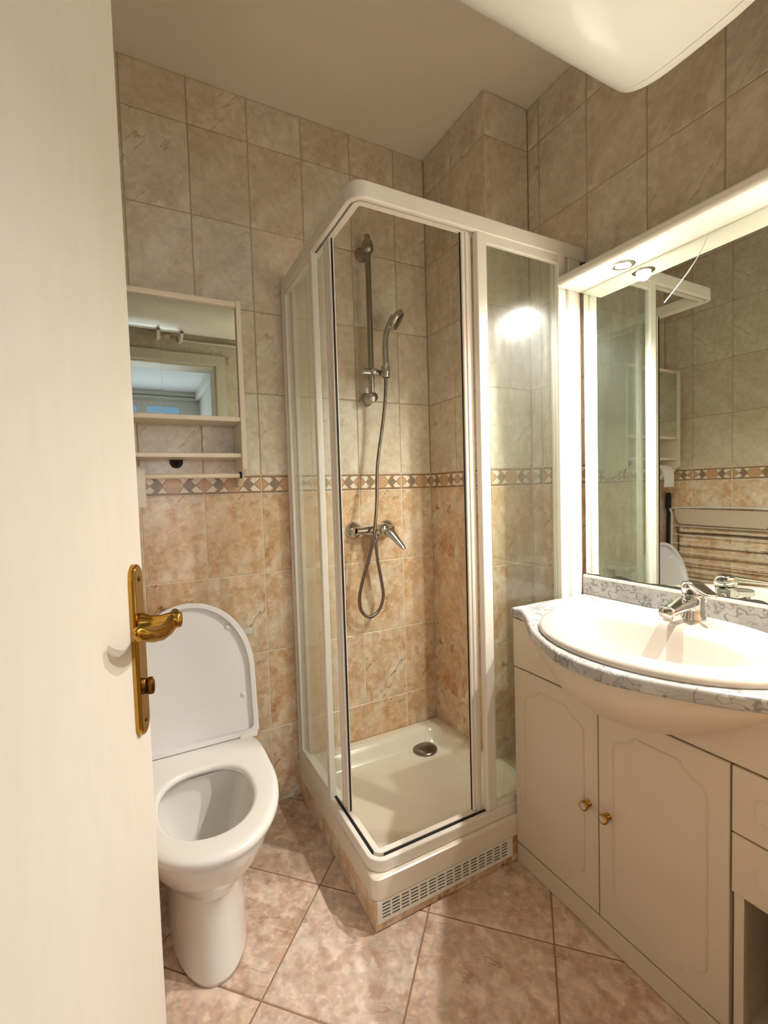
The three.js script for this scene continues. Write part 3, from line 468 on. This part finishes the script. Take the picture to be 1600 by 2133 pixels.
// ---------------------------------------------------------------- vanity: cabinet, counter, basin, tap
const CZ = 1.09, CF = 1.28;                                                      // middle of the bow, front plane
const edgePts = [[0.0, 1.078], [0.06, 1.083], [0.12, 1.107], [0.18, 1.138], [0.234, 1.170], [0.29, 1.214], [0.325, 1.243], [0.352, 1.262], [0.385, 1.276], [0.425, 1.280]];
function edgeX(z) { const d = Math.abs(z - CZ); for (let i = 0; i + 1 < edgePts.length; i++) if (d <= edgePts[i + 1][0]) { const [a, b] = [edgePts[i], edgePts[i + 1]], p0 = edgePts[Math.max(0, i - 1)], p3 = edgePts[Math.min(edgePts.length - 1, i + 2)], t = (d - a[0]) / (b[0] - a[0]); const m0 = i ? (b[1] - p0[1]) / (b[0] - p0[0]) : 0, m1 = (p3[1] - a[1]) / (p3[0] - a[0]), h = b[0] - a[0]; return (2 * t ** 3 - 3 * t * t + 1) * a[1] + (t ** 3 - 2 * t * t + t) * h * m0 + (-2 * t ** 3 + 3 * t * t) * b[1] + (t ** 3 - t * t) * h * m1; } return 1.28; }
const VZ0 = 0.672, VZ1 = 1.513;
{
  const t = thing('vanity_cabinet', 'cream bow-fronted vanity cabinet with two doors and side drawers', 'cabinet');
  const L = M.vanity;
  part(t, 'carcass', merge(box(CF + 0.020, XR - 0.003, 0.066, 0.782, VZ0, VZ0 + 0.018, 0.001), box(CF + 0.020, XR - 0.003, 0.066, 0.782, 1.274, 1.291, 0.001), box(CF + 0.02, XR - 0.003, 0.066, 0.782, VZ1 - 0.018, VZ1, 0.001), box(CF + 0.02, XR - 0.003, 0.066, 0.084, VZ0, VZ1, 0.001), box(XR - 0.02, XR - 0.004, 0.066, 0.782, VZ0, VZ1, 0.001), box(CF + 0.024, XR - 0.003, 0.62, 0.636, VZ0, VZ1, 0.001)), L);
  part(t, 'toe_kick', box(CF + 0.001, CF + 0.02, 0.001, 0.062, VZ0, 1.291, 0.002), L);
  const bot = [[0.0, 0.640], [0.07, 0.645], [0.12, 0.658], [0.17, 0.680], [0.22, 0.708], [0.27, 0.745], [0.32, 0.780]], yb = (z) => { const d = Math.abs(z - 1.067); for (let i = 0; i + 1 < bot.length; i++) if (d <= bot[i + 1][0]) { const k = (d - bot[i][0]) / (bot[i + 1][0] - bot[i][0]); return bot[i][1] + (bot[i + 1][1] - bot[i][1]) * k; } return 0.783; };
  const board = new THREE.Shape(); board.moveTo(VZ0, 0.634); board.lineTo(VZ1, 0.634); board.lineTo(VZ1, 0.7835); for (let i = 40; i >= 0; i--) { const z = 1.067 - 0.316 + 0.632 * i / 40; board.lineTo(z, Math.max(0.6365, yb(z) + 0.002)); } board.lineTo(VZ0, 0.7835); board.closePath();
  part(t, 'apron', new THREE.ExtrudeGeometry(board, { depth: 0.018, bevelEnabled: false }).rotateY(-Math.PI / 2).translate(CF + 0.018, 0, 0), L);
  // belly of the apron: follows the counter above, dies into the flat front below
  const rings = []; for (let i = 0; i <= 60; i++) { const z = 1.067 - 0.318 + 0.636 * i / 60, y0 = yb(z), top = Math.min(CF - 0.0005, edgeX(z) + 0.014), ring = []; const put = (o) => { for (let k = 0; k <= 12; k++) { const u = (o ? 12 - k : k) / 12 * Math.PI / 2; ring.push(V3(CF + 0.004 + o - (CF + 0.004 - top) * Math.sin(u) ** 0.9, y0 + o * 0.5 + (0.7835 - y0 - o * 0.5) * (1 - Math.cos(u)), z)); } }; put(0); put(0.006); rings.push(ring); }
  part(t, 'apron_belly', loft(rings, true, true, 0.9), L);
  const panelLine = (z0, z1, y0, y1, c) => {                                     // ornamental outline: straight sides, stepped and curved corners
    const zs = z1 - z0, p = []; const q = (u, v) => p.push([CF - 0.0002, y0 + v, z0 + u]);
    const arc = (fu, fv) => { for (let k = 0; k <= 8; k++) { const a = k / 8 * Math.PI / 2; q(fu(a), fv(a)); } };
    const h = y1 - y0;
    q(0, c); q(0, h - c); arc((a) => c * 0.55 * (1 - Math.cos(a)), (a) => h - c + c * 0.55 * Math.sin(a)); q(c * 0.9, h - c * 0.2); q(c, h); q(zs - c, h); q(zs - c * 0.9, h - c * 0.2);
    arc((a) => zs - c * 0.55 * (1 - Math.sin(a)), (a) => h - c + c * 0.55 * Math.cos(a)); q(zs, h - c); q(zs, c); arc((a) => zs - c * 0.55 * (1 - Math.cos(a)), (a) => c - c * 0.55 * Math.sin(a)); q(zs - c * 0.9, c * 0.2); q(zs - c, 0); q(c, 0); q(c * 0.9, c * 0.2); arc((a) => c * 0.55 * (1 - Math.sin(a)), (a) => c - c * 0.55 * Math.cos(a));
    const cp = new THREE.CurvePath(); for (let i = 0; i < p.length; i++) cp.add(new THREE.LineCurve3(V3(...p[i]), V3(...p[(i + 1) % p.length])));
    return new THREE.TubeGeometry(cp, 260, 0.0022, 8, true);
  };
  const knob = (d, y, z) => { const k = part(d, 'knob', lathe([[0.009, 0], [0.009, 0.003], [0.005, 0.007], [0.005, 0.011], [0.0115, 0.014], [0.0125, 0.020], [0.011, 0.024], [0, 0.024]], V3(CF, y, z), V3(-1, 0, 0), 32), M.brass); part(k.parent, 'knob_button', lathe([[0.0085, 0.0238], [0.007, 0.0258], [0, 0.0265]], V3(CF, y, z), V3(-1, 0, 0), 28), M.porcelain, 'white porcelain knob centre'); };
  for (const [z0, z1, kz] of [[VZ0, 0.9695, 0.942], [0.9725, 1.2725, 1.0]]) {
    const d = part(t, 'door', box(CF, CF + 0.019, 0.067, 0.629, z0, z1, 0.003, 3), L);
    part(d, 'moulding', panelLine(z0 + 0.042, z1 - 0.042, 0.067 + 0.045, 0.629 - 0.045, 0.055), L);
    knob(d, 0.350, kz);
  }
  for (const [y0, y1] of [[0.4945, 0.629], [0.3695, 0.4915]]) {
    const d = part(t, 'drawer', box(CF - 0.001, CF + 0.019, y0, y1, 1.2765, VZ1, 0.003, 3), L);
    part(d, 'moulding', panelLine(1.2765 + 0.04, VZ1 - 0.04, y0 + 0.03, y1 - 0.03, 0.03), L);
    knob(d, (y0 + y1) / 2, 1.395);
  }
  part(t, 'niche_panel', box(CF + 0.004, CF + 0.02, 0.066, 0.37, 1.279, 1.297, 0.001), L);
}
{
  const t = thing('vanity_counter', 'white countertop with grey marble veins and a curved front edge', 'countertop');
  const s = new THREE.Shape(); const z0 = VZ0 - 0.006, z1 = VZ1 + 0.006; s.moveTo(XR - 0.003, -z0); s.lineTo(edgeX(z0) - 0.004, -z0);
  for (let i = 1; i < 80; i++) { const z = z0 + (z1 - z0) * i / 80; s.lineTo(edgeX(z) - 0.004, -z); } s.lineTo(edgeX(z1) - 0.004, -z1); s.lineTo(XR - 0.003, -z1); s.closePath();
  const h = new THREE.Path(); h.absellipse(1.335, -CZ, 0.205, 0.255, 0, Math.PI * 2, true); s.holes.push(h);
  part(t, 'slab', new THREE.ExtrudeGeometry(s, { depth: 0.012, bevelEnabled: true, bevelSize: 0.009, bevelThickness: 0.009, bevelOffset: -0.009, bevelSegments: 5, curveSegments: 48 }).rotateX(-Math.PI / 2).translate(0, 0.795, 0), M.counter);
  part(t, 'backsplash', (() => { const g = new THREE.BoxGeometry(0.03, 0.058, z1 - z0).translate(XR - 0.003 - 0.015 - 0.0045, 0.8455, (z0 + z1) / 2), p = g.attributes.position, uv = g.attributes.uv; for (let i = 0; i < p.count; i++) uv.setXY(i, p.getZ(i), p.getY(i)); return g; })(), M.counter);
}
{
  const t = thing('wash_basin', 'white oval wash basin set into the marbled counter', 'sink');
  const ring = (y, cx, hx, hz, back = 1, n = 80) => Array.from({ length: n }, (_, i) => { const a = -i / n * 2 * Math.PI, c = Math.cos(a), s = Math.sin(a); return V3(cx + hx * (c > 0 ? c * back : c), y, CZ - 0.002 + hz * s); });
  part(t, 'bowl', loft([
    ring(0.69, 1.30, 0.10, 0.13), ring(0.76, 1.315, 0.17, 0.215), ring(0.812, 1.335, 0.195, 0.245), ring(0.8163, 1.3425, 0.236, 0.285), ring(0.8165, 1.3425, 0.2405, 0.2895), ring(0.823, 1.3425, 0.241, 0.290), ring(0.830, 1.3425, 0.237, 0.286), ring(0.834, 1.3425, 0.226, 0.275),
    ring(0.834, 1.322, 0.168, 0.218, 0.75), ring(0.829, 1.318, 0.158, 0.207, 0.74), ring(0.815, 1.316, 0.150, 0.198, 0.74), ring(0.78, 1.312, 0.136, 0.180, 0.74), ring(0.74, 1.308, 0.115, 0.15, 0.76), ring(0.715, 1.305, 0.088, 0.115, 0.8), ring(0.703, 1.303, 0.05, 0.065, 0.9), ring(0.700, 1.302, 0.02, 0.022, 1),
  ]), M.porcelain);
  part(t, 'waste', lathe([[0, 0.004], [0.018, 0.004], [0.022, 0.001], [0.022, -0.004]], V3(1.302, 0.7025, CZ - 0.002), V3(0, 1, 0), 32), M.chrome);
}
{
  const x = 1.528, z = 1.068, y = 0.8345, t = thing('basin_tap', 'chrome single-lever basin tap on the rim of the sink', 'tap');
  part(t, 'tap_body', lathe([[0.0285, 0], [0.0285, 0.006], [0.025, 0.012], [0.0235, 0.03], [0.024, 0.058], [0.0255, 0.066], [0.0, 0.067]], V3(x, y, z)), M.chrome);
  part(t, 'spout', loft([0, 0.25, 0.6, 0.9, 1].map((u) => { const cx = x - 0.008 - 0.112 * u, cy = y + 0.048 - 0.016 * u, w = 0.021 - 0.004 * u, h = 0.015 - 0.003 * u; return Array.from({ length: 28 }, (_, k) => { const a = k / 28 * 2 * Math.PI, c = Math.cos(a), s = Math.sin(a); return V3(cx + 0.2 * h * s, cy + h * Math.sign(s) * Math.abs(s) ** 0.6, z + w * Math.sign(c) * Math.abs(c) ** 0.6); }); })), M.chrome);
  part(t, 'aerator', lathe([[0.011, 0], [0.011, 0.012], [0.009, 0.014], [0, 0.013]], V3(x - 0.108, y + 0.024, z), V3(-0.2, -1, 0), 24), M.satin);
  const dir = V3(-0.62, -0.10, 0.78).normalize(), sidev = V3(0, 1, 0).cross(dir).normalize();
  part(t, 'lever', merge(lathe([[0.0, -0.001], [0.0265, 0], [0.0275, 0.016], [0.024, 0.026], [0.012, 0.030], [0, 0.0305]], V3(x, y + 0.068, z)), loft([0, 0.3, 0.7, 0.95, 1].map((u) => { const c = V3(x, y + 0.089, z).addScaledVector(dir, 0.098 * u), w = [0.020, 0.0195, 0.017, 0.0145, 0.010][[0, 0.3, 0.7, 0.95, 1].indexOf(u)], h = [0.0085, 0.008, 0.006, 0.005, 0.003][[0, 0.3, 0.7, 0.95, 1].indexOf(u)]; return Array.from({ length: 24 }, (_, k) => { const a = k / 24 * 2 * Math.PI; return c.clone().addScaledVector(sidev, w * Math.sign(Math.cos(a)) * Math.abs(Math.cos(a)) ** 0.6).add(V3(0, h * Math.sign(Math.sin(a)) * Math.abs(Math.sin(a)) ** 0.6, 0)); }); }))), M.chrome);
  part(t, 'pop_up_rod', merge(rod(V3(x + 0.034, y - 0.004, z + 0.012), V3(x + 0.034, y + 0.042, z + 0.012), 0.0025), new THREE.SphereGeometry(0.0065, 16, 12).translate(x + 0.034, y + 0.046, z + 0.012)), M.chrome);
}

// ---------------------------------------------------------------- mirror and its lamp canopy
const MX = 1.605, MZ0 = 0.676, MZ1 = 1.53;
{
  const t = thing('vanity_mirror', 'wide wall mirror above the counter with a worn lower edge', 'mirror');
  const s = new THREE.Shape(), r = 0.014, a = MZ0 + 0.004, b = MZ1, c = 0.884, d = 1.8275; s.moveTo(a + r, c); s.lineTo(b - r, c); s.quadraticCurveTo(b, c, b, c + r); s.lineTo(b, d); s.lineTo(a, d); s.lineTo(a, c + r); s.quadraticCurveTo(a, c, a + r, c);
  part(t, 'mirror_glass', new THREE.ExtrudeGeometry(s, { depth: 0.004, bevelEnabled: false, curveSegments: 8 }).rotateY(-Math.PI / 2).translate(MX + 0.004, 0, 0), M.mirror);
  part(t, 'backing_board', box(MX + 0.0045, XR - 0.002, 0.876, 1.828, MZ0, MZ1 + 0.004, 0.002), M.lacquer);
  part(t, 'bottom_strip', box(MX - 0.006, XR - 0.003, 0.8755, 0.8835, MZ0 - 0.004, MZ1, 0.002), M.alu);
  const w = new THREE.Shape(); w.moveTo(a + 0.004, c + 0.001); const wob = []; for (let i = 0; i <= 90; i++) { const z = a + 0.004 + (b - a - 0.01) * i / 90; wob.push([z, c + 0.003 + 0.013 * clamp(fbm(i / 90, 0.3, 14, 3) * 1.6 - 0.45)]); } w.lineTo(b - 0.006, c + 0.001); wob.reverse().forEach(([z, y]) => w.lineTo(z, y)); w.closePath();
  part(t, 'worn_edge', new THREE.ExtrudeGeometry(w, { depth: 0.0004, bevelEnabled: false }).rotateY(-Math.PI / 2).translate(MX - 0.0001, 0, 0), std(0x3e3c30, 0.5), 'dark blotches where the silvering has gone');
}
{
  const t = thing('lamp_canopy', 'white light canopy with recessed spotlights along the top of the mirror', 'light');
  const x0 = 1.495, x1 = XR - 0.003, z0 = 0.664, z1 = 1.53, y0 = 1.8285, y1 = 1.868, s = new THREE.Shape();
  s.moveTo(x1, y0); s.lineTo(x0 + 0.012, y0); s.quadraticCurveTo(x0, y0, x0, y0 + 0.012); s.lineTo(x0 + 0.003, y1 - 0.016); s.quadraticCurveTo(x0 + 0.006, y1 - 0.002, x0 + 0.03, y1); s.lineTo(x1, y1 + 0.006); s.closePath();
  part(t, 'housing', new THREE.ExtrudeGeometry(s, { depth: z1 - z0 - 0.008, bevelEnabled: true, bevelSize: 0.004, bevelThickness: 0.004, bevelOffset: -0.004, bevelSegments: 3, curveSegments: 10 }).translate(0, 0, z0 + 0.004), M.plastic);
  for (const z of [0.856, 1.325]) {
    const rim = part(t, 'spot_rim', lathe([[0.021, 0.0005], [0.021, 0.004], [0.026, 0.0045], [0.031, 0.0025], [0.032, 0.0]], V3(1.558, y0 + 0.0005, z), V3(0, -1, 0), 40), M.satin);
    part(rim, 'spot_bulb', lathe([[0.0, 0.0052], [0.012, 0.005], [0.019, 0.003], [0.0205, 0.0]], V3(1.558, y0 + 0.0005, z), V3(0, -1, 0), 32), M.glow, 'glowing halogen bulb');
    const l = new THREE.SpotLight(LAMP.color, LAMP.candela, 0, 1.42, 0.45, 2); l.position.set(1.558, y0 - 0.008, z); l.target.position.set(1.50, 0, z); l.castShadow = true; l.shadow.radius = 1; l.shadow.mapSize.set(1024, 1024); scene.add(l, l.target);
  }
}
single('loose_thread', tube([[1.6042, 1.8285, 1.062], [1.6042, 1.795, 1.046], [1.6042, 1.755, 1.015], [1.6042, 1.72, 0.978], [1.6042, 1.694, 0.948]], 0.0009, 30, 6), M.wire, 'thin pale thread stuck across the top of the mirror', 'thread');
{
  const t = thing('cable_outlet', 'dark cable hole in the tiles behind the lamp canopy', 'cable outlet');
  part(t, 'hole', lathe([[0, 0.002], [0.018, 0.002], [0.022, 0.0]], V3(XR, 1.925, 0.640), V3(-1, 0, 0), 20), M.black);
  part(t, 'cable', tube([[XR - 0.001, 1.925, 0.640], [XR - 0.014, 1.922, 0.648], [XR - 0.016, 1.895, 0.668], [XR - 0.020, 1.868, 0.70]], 0.0045, 24, 10), M.rust);
}

// ---------------------------------------------------------------- water heater over the doorway, top right of the view
{
  const t = thing('water_heater', 'large white horizontal water heater mounted above the doorway', 'water heater');
  const x0 = 0.14, x1 = 1.308, c = V3(0, 2.298, 1.1877);
  const prof = Array.from({ length: 160 }, (_, i) => { const a = -i / 80 * Math.PI, co = Math.cos(a), si = Math.sin(a); return V3(0, c.y + 0.22 * Math.sign(si) * Math.abs(si) ** 0.61, c.z + 0.22 * Math.sign(co) * Math.abs(co) ** 0.61); });
  const ring = (x, k, dy = 0) => prof.map((p) => { const q = p.clone().sub(c).multiplyScalar(k).add(c); q.x = x; q.y += dy; return q; });
  part(t, 'tank', loft([ring(x0, 0.985), ring(x0 + 0.006, 1), ring(x1, 1), ring(x1 + 0.0008, 0.994)]), M.enamel);
  part(t, 'end_cap', loft([ring(x1 + 0.0026, 0.992), ring(x1 + 0.0034, 0.999), ring(x1 + 0.022, 0.997), ring(x1 + 0.027, 0.985), ring(x1 + 0.030, 0.95)]), M.enamel);
  part(t, 'end_cover', loft([ring(x1 + 0.0302, 0.90), ring(x1 + 0.048, 0.885), ring(x1 + 0.056, 0.84), ring(x1 + 0.060, 0.6)]), M.enamel);
  for (const x of [0.35, 1.0]) part(t, 'wall_bracket', box(x - 0.025, x + 0.025, 2.22, 2.38, 1.408, ZF - 0.001, 0.003), M.steel);
  part(t, 'pipe', tube([[0.52, 2.075, 1.24], [0.52, 2.055, 1.34], [0.52, 2.10, 1.50], [0.52, 2.14, 1.56]], 0.009, 24, 10), M.frame);
  part(t, 'pipe', tube([[0.52, 2.14, 1.575], [0.60, 2.135, 1.586], [0.9, 2.135, 1.586], [1.4, 2.135, 1.586]], 0.008, 30, 10), M.frame);
  const pipes = part(t, 'pipe', tube([[0.405, 2.075, 1.24], [0.405, 2.06, 1.34], [0.405, 2.10, 1.50], [0.405, 2.135, 1.55]], 0.009, 24, 10), M.frame);
  part(pipes, 'safety_valve', merge(lathe([[0.022, -0.03], [0.026, -0.02], [0.026, 0.02], [0.018, 0.03], [0, 0.031]], V3(0.405, 2.14, 1.545), V3(1, 0, 0), 24), lathe([[0.014, -0.02], [0.016, 0.02], [0, 0.021]], V3(0.46, 2.142, 1.545), V3(1, 0, 0), 20)), M.trans, 'beige safety valve');
}

{
  const t = thing('wall_ring', 'small white ring hook on the tiles beside the door casing', 'hook');
  part(t, 'ring', new THREE.TorusGeometry(0.013, 0.003, 10, 32).scale(0.7, 1.25, 1).translate(0.825, 2.035, ZF - 0.012), M.plastic);
  part(t, 'base', lathe([[0.009, 0], [0.009, 0.006], [0.004, 0.012], [0, 0.013]], V3(0.825, 2.053, ZF), V3(0, 0, -1), 20), M.plastic);
}
// ---------------------------------------------------------------- along the left wall, seen in the mirror
{
  const t = thing('drying_rack', 'folded white wire drying rack leaning on the left wall beside the toilet', 'drying rack');
  const X = XL + 0.028, w = (a, b, r = 0.004) => rod(V3(...a), V3(...b), r, r, 8);
  const z0 = 0.06, z1 = 0.585, top = 1.03;
  part(t, 'frame', merge(tube([[X, 0.01, z0 + 0.01], [X, 0.6, z0], [X, 0.98, z0], [X, top, z0 + 0.02], [X, top + 0.002, z1 - 0.03], [X, 0.985, z1], [X, 0.6, z1], [X, 0.01, z1 - 0.01]], 0.0055, 90, 8)), M.wire);
  for (const dx of [0.0]) for (let i = 0; i < 14; i++) { const y = 0.975 - i * 0.052; part(t, 'wire', w([X + dx, y, z0], [X + dx, y - 0.004, z1], 0.0024), M.wire); }
  part(t, 'rear_frame', tube([[X - 0.017, 0.01, z0 + 0.03], [X - 0.017, 0.86, z0 + 0.03], [X - 0.017, 0.88, z0 + 0.05], [X - 0.017, 0.88, z1 - 0.05], [X - 0.017, 0.86, z1 - 0.03], [X - 0.017, 0.01, z1 - 0.03]], 0.005, 80, 8), M.steel);
  for (let i = 0; i < 9; i++) part(t, 'rear_wire', w([X - 0.017, 0.80 - i * 0.06, z0 + 0.03], [X - 0.017, 0.80 - i * 0.06, z1 - 0.03], 0.002), M.steel);
}
{
  const s = new THREE.Shape(); s.moveTo(-0.085, 1.026); s.lineTo(-0.56, 1.020); s.quadraticCurveTo(-0.572, 0.97, -0.55, 0.93); s.lineTo(-0.12, 0.938); s.quadraticCurveTo(-0.085, 0.95, -0.085, 1.026);
  single('folded_cloth', new THREE.ExtrudeGeometry(s, { depth: 0.0025, bevelEnabled: true, bevelSize: 0.001, bevelThickness: 0.001, bevelSegments: 1, curveSegments: 10 }).rotateY(Math.PI / 2).translate(XL + 0.042, 0, 0), M.trans, 'beige cloth folded over the top of the drying rack', 'cloth');
}
{
  const t = thing('mop', 'mop with a black grip leaning in the corner behind the toilet', 'mop');
  part(t, 'pole', rod(V3(XL + 0.05, 0.03, 0.035), V3(XL + 0.016, 1.03, 0.030), 0.010), M.dark);
  part(t, 'grip', lathe([[0.012, 0], [0.0155, 0.01], [0.0155, 0.085], [0.012, 0.10], [0, 0.104]], V3(XL + 0.018, 1.02, 0.030), V3(-0.034, 1, 0), 20), M.rubber);
  part(t, 'mop_head', lathe([[0.014, 0.07], [0.02, 0.05], [0.025, 0.015], [0.026, 0.0], [0, 0]], V3(XL + 0.052, 0.003, 0.034), V3(0, 1, 0), 20), M.rubber);
}
// ---------------------------------------------------------------- inside the open niche of the vanity
{
  const rings = []; for (let i = 0; i <= 10; i++) { const y = 0.086 + 0.24 * i / 10; rings.push(Array.from({ length: 28 }, (_, k) => { const a = k / 28 * 2 * Math.PI, q = 1 + 0.08 * Math.sin(3 * a + i) + 0.05 * Math.sin(5 * a - i * 0.7); return V3(1.43 + 0.075 * q * Math.cos(a) * (1 - 0.03 * i), y, 1.405 + 0.062 * q * Math.sin(a) * (1 - 0.04 * i)); })); }
  single('towel', loft(rings), M.redCloth, 'dark red cloth bundle standing in the open niche under the drawers', 'towel');
}

renderer.render(scene, camera);
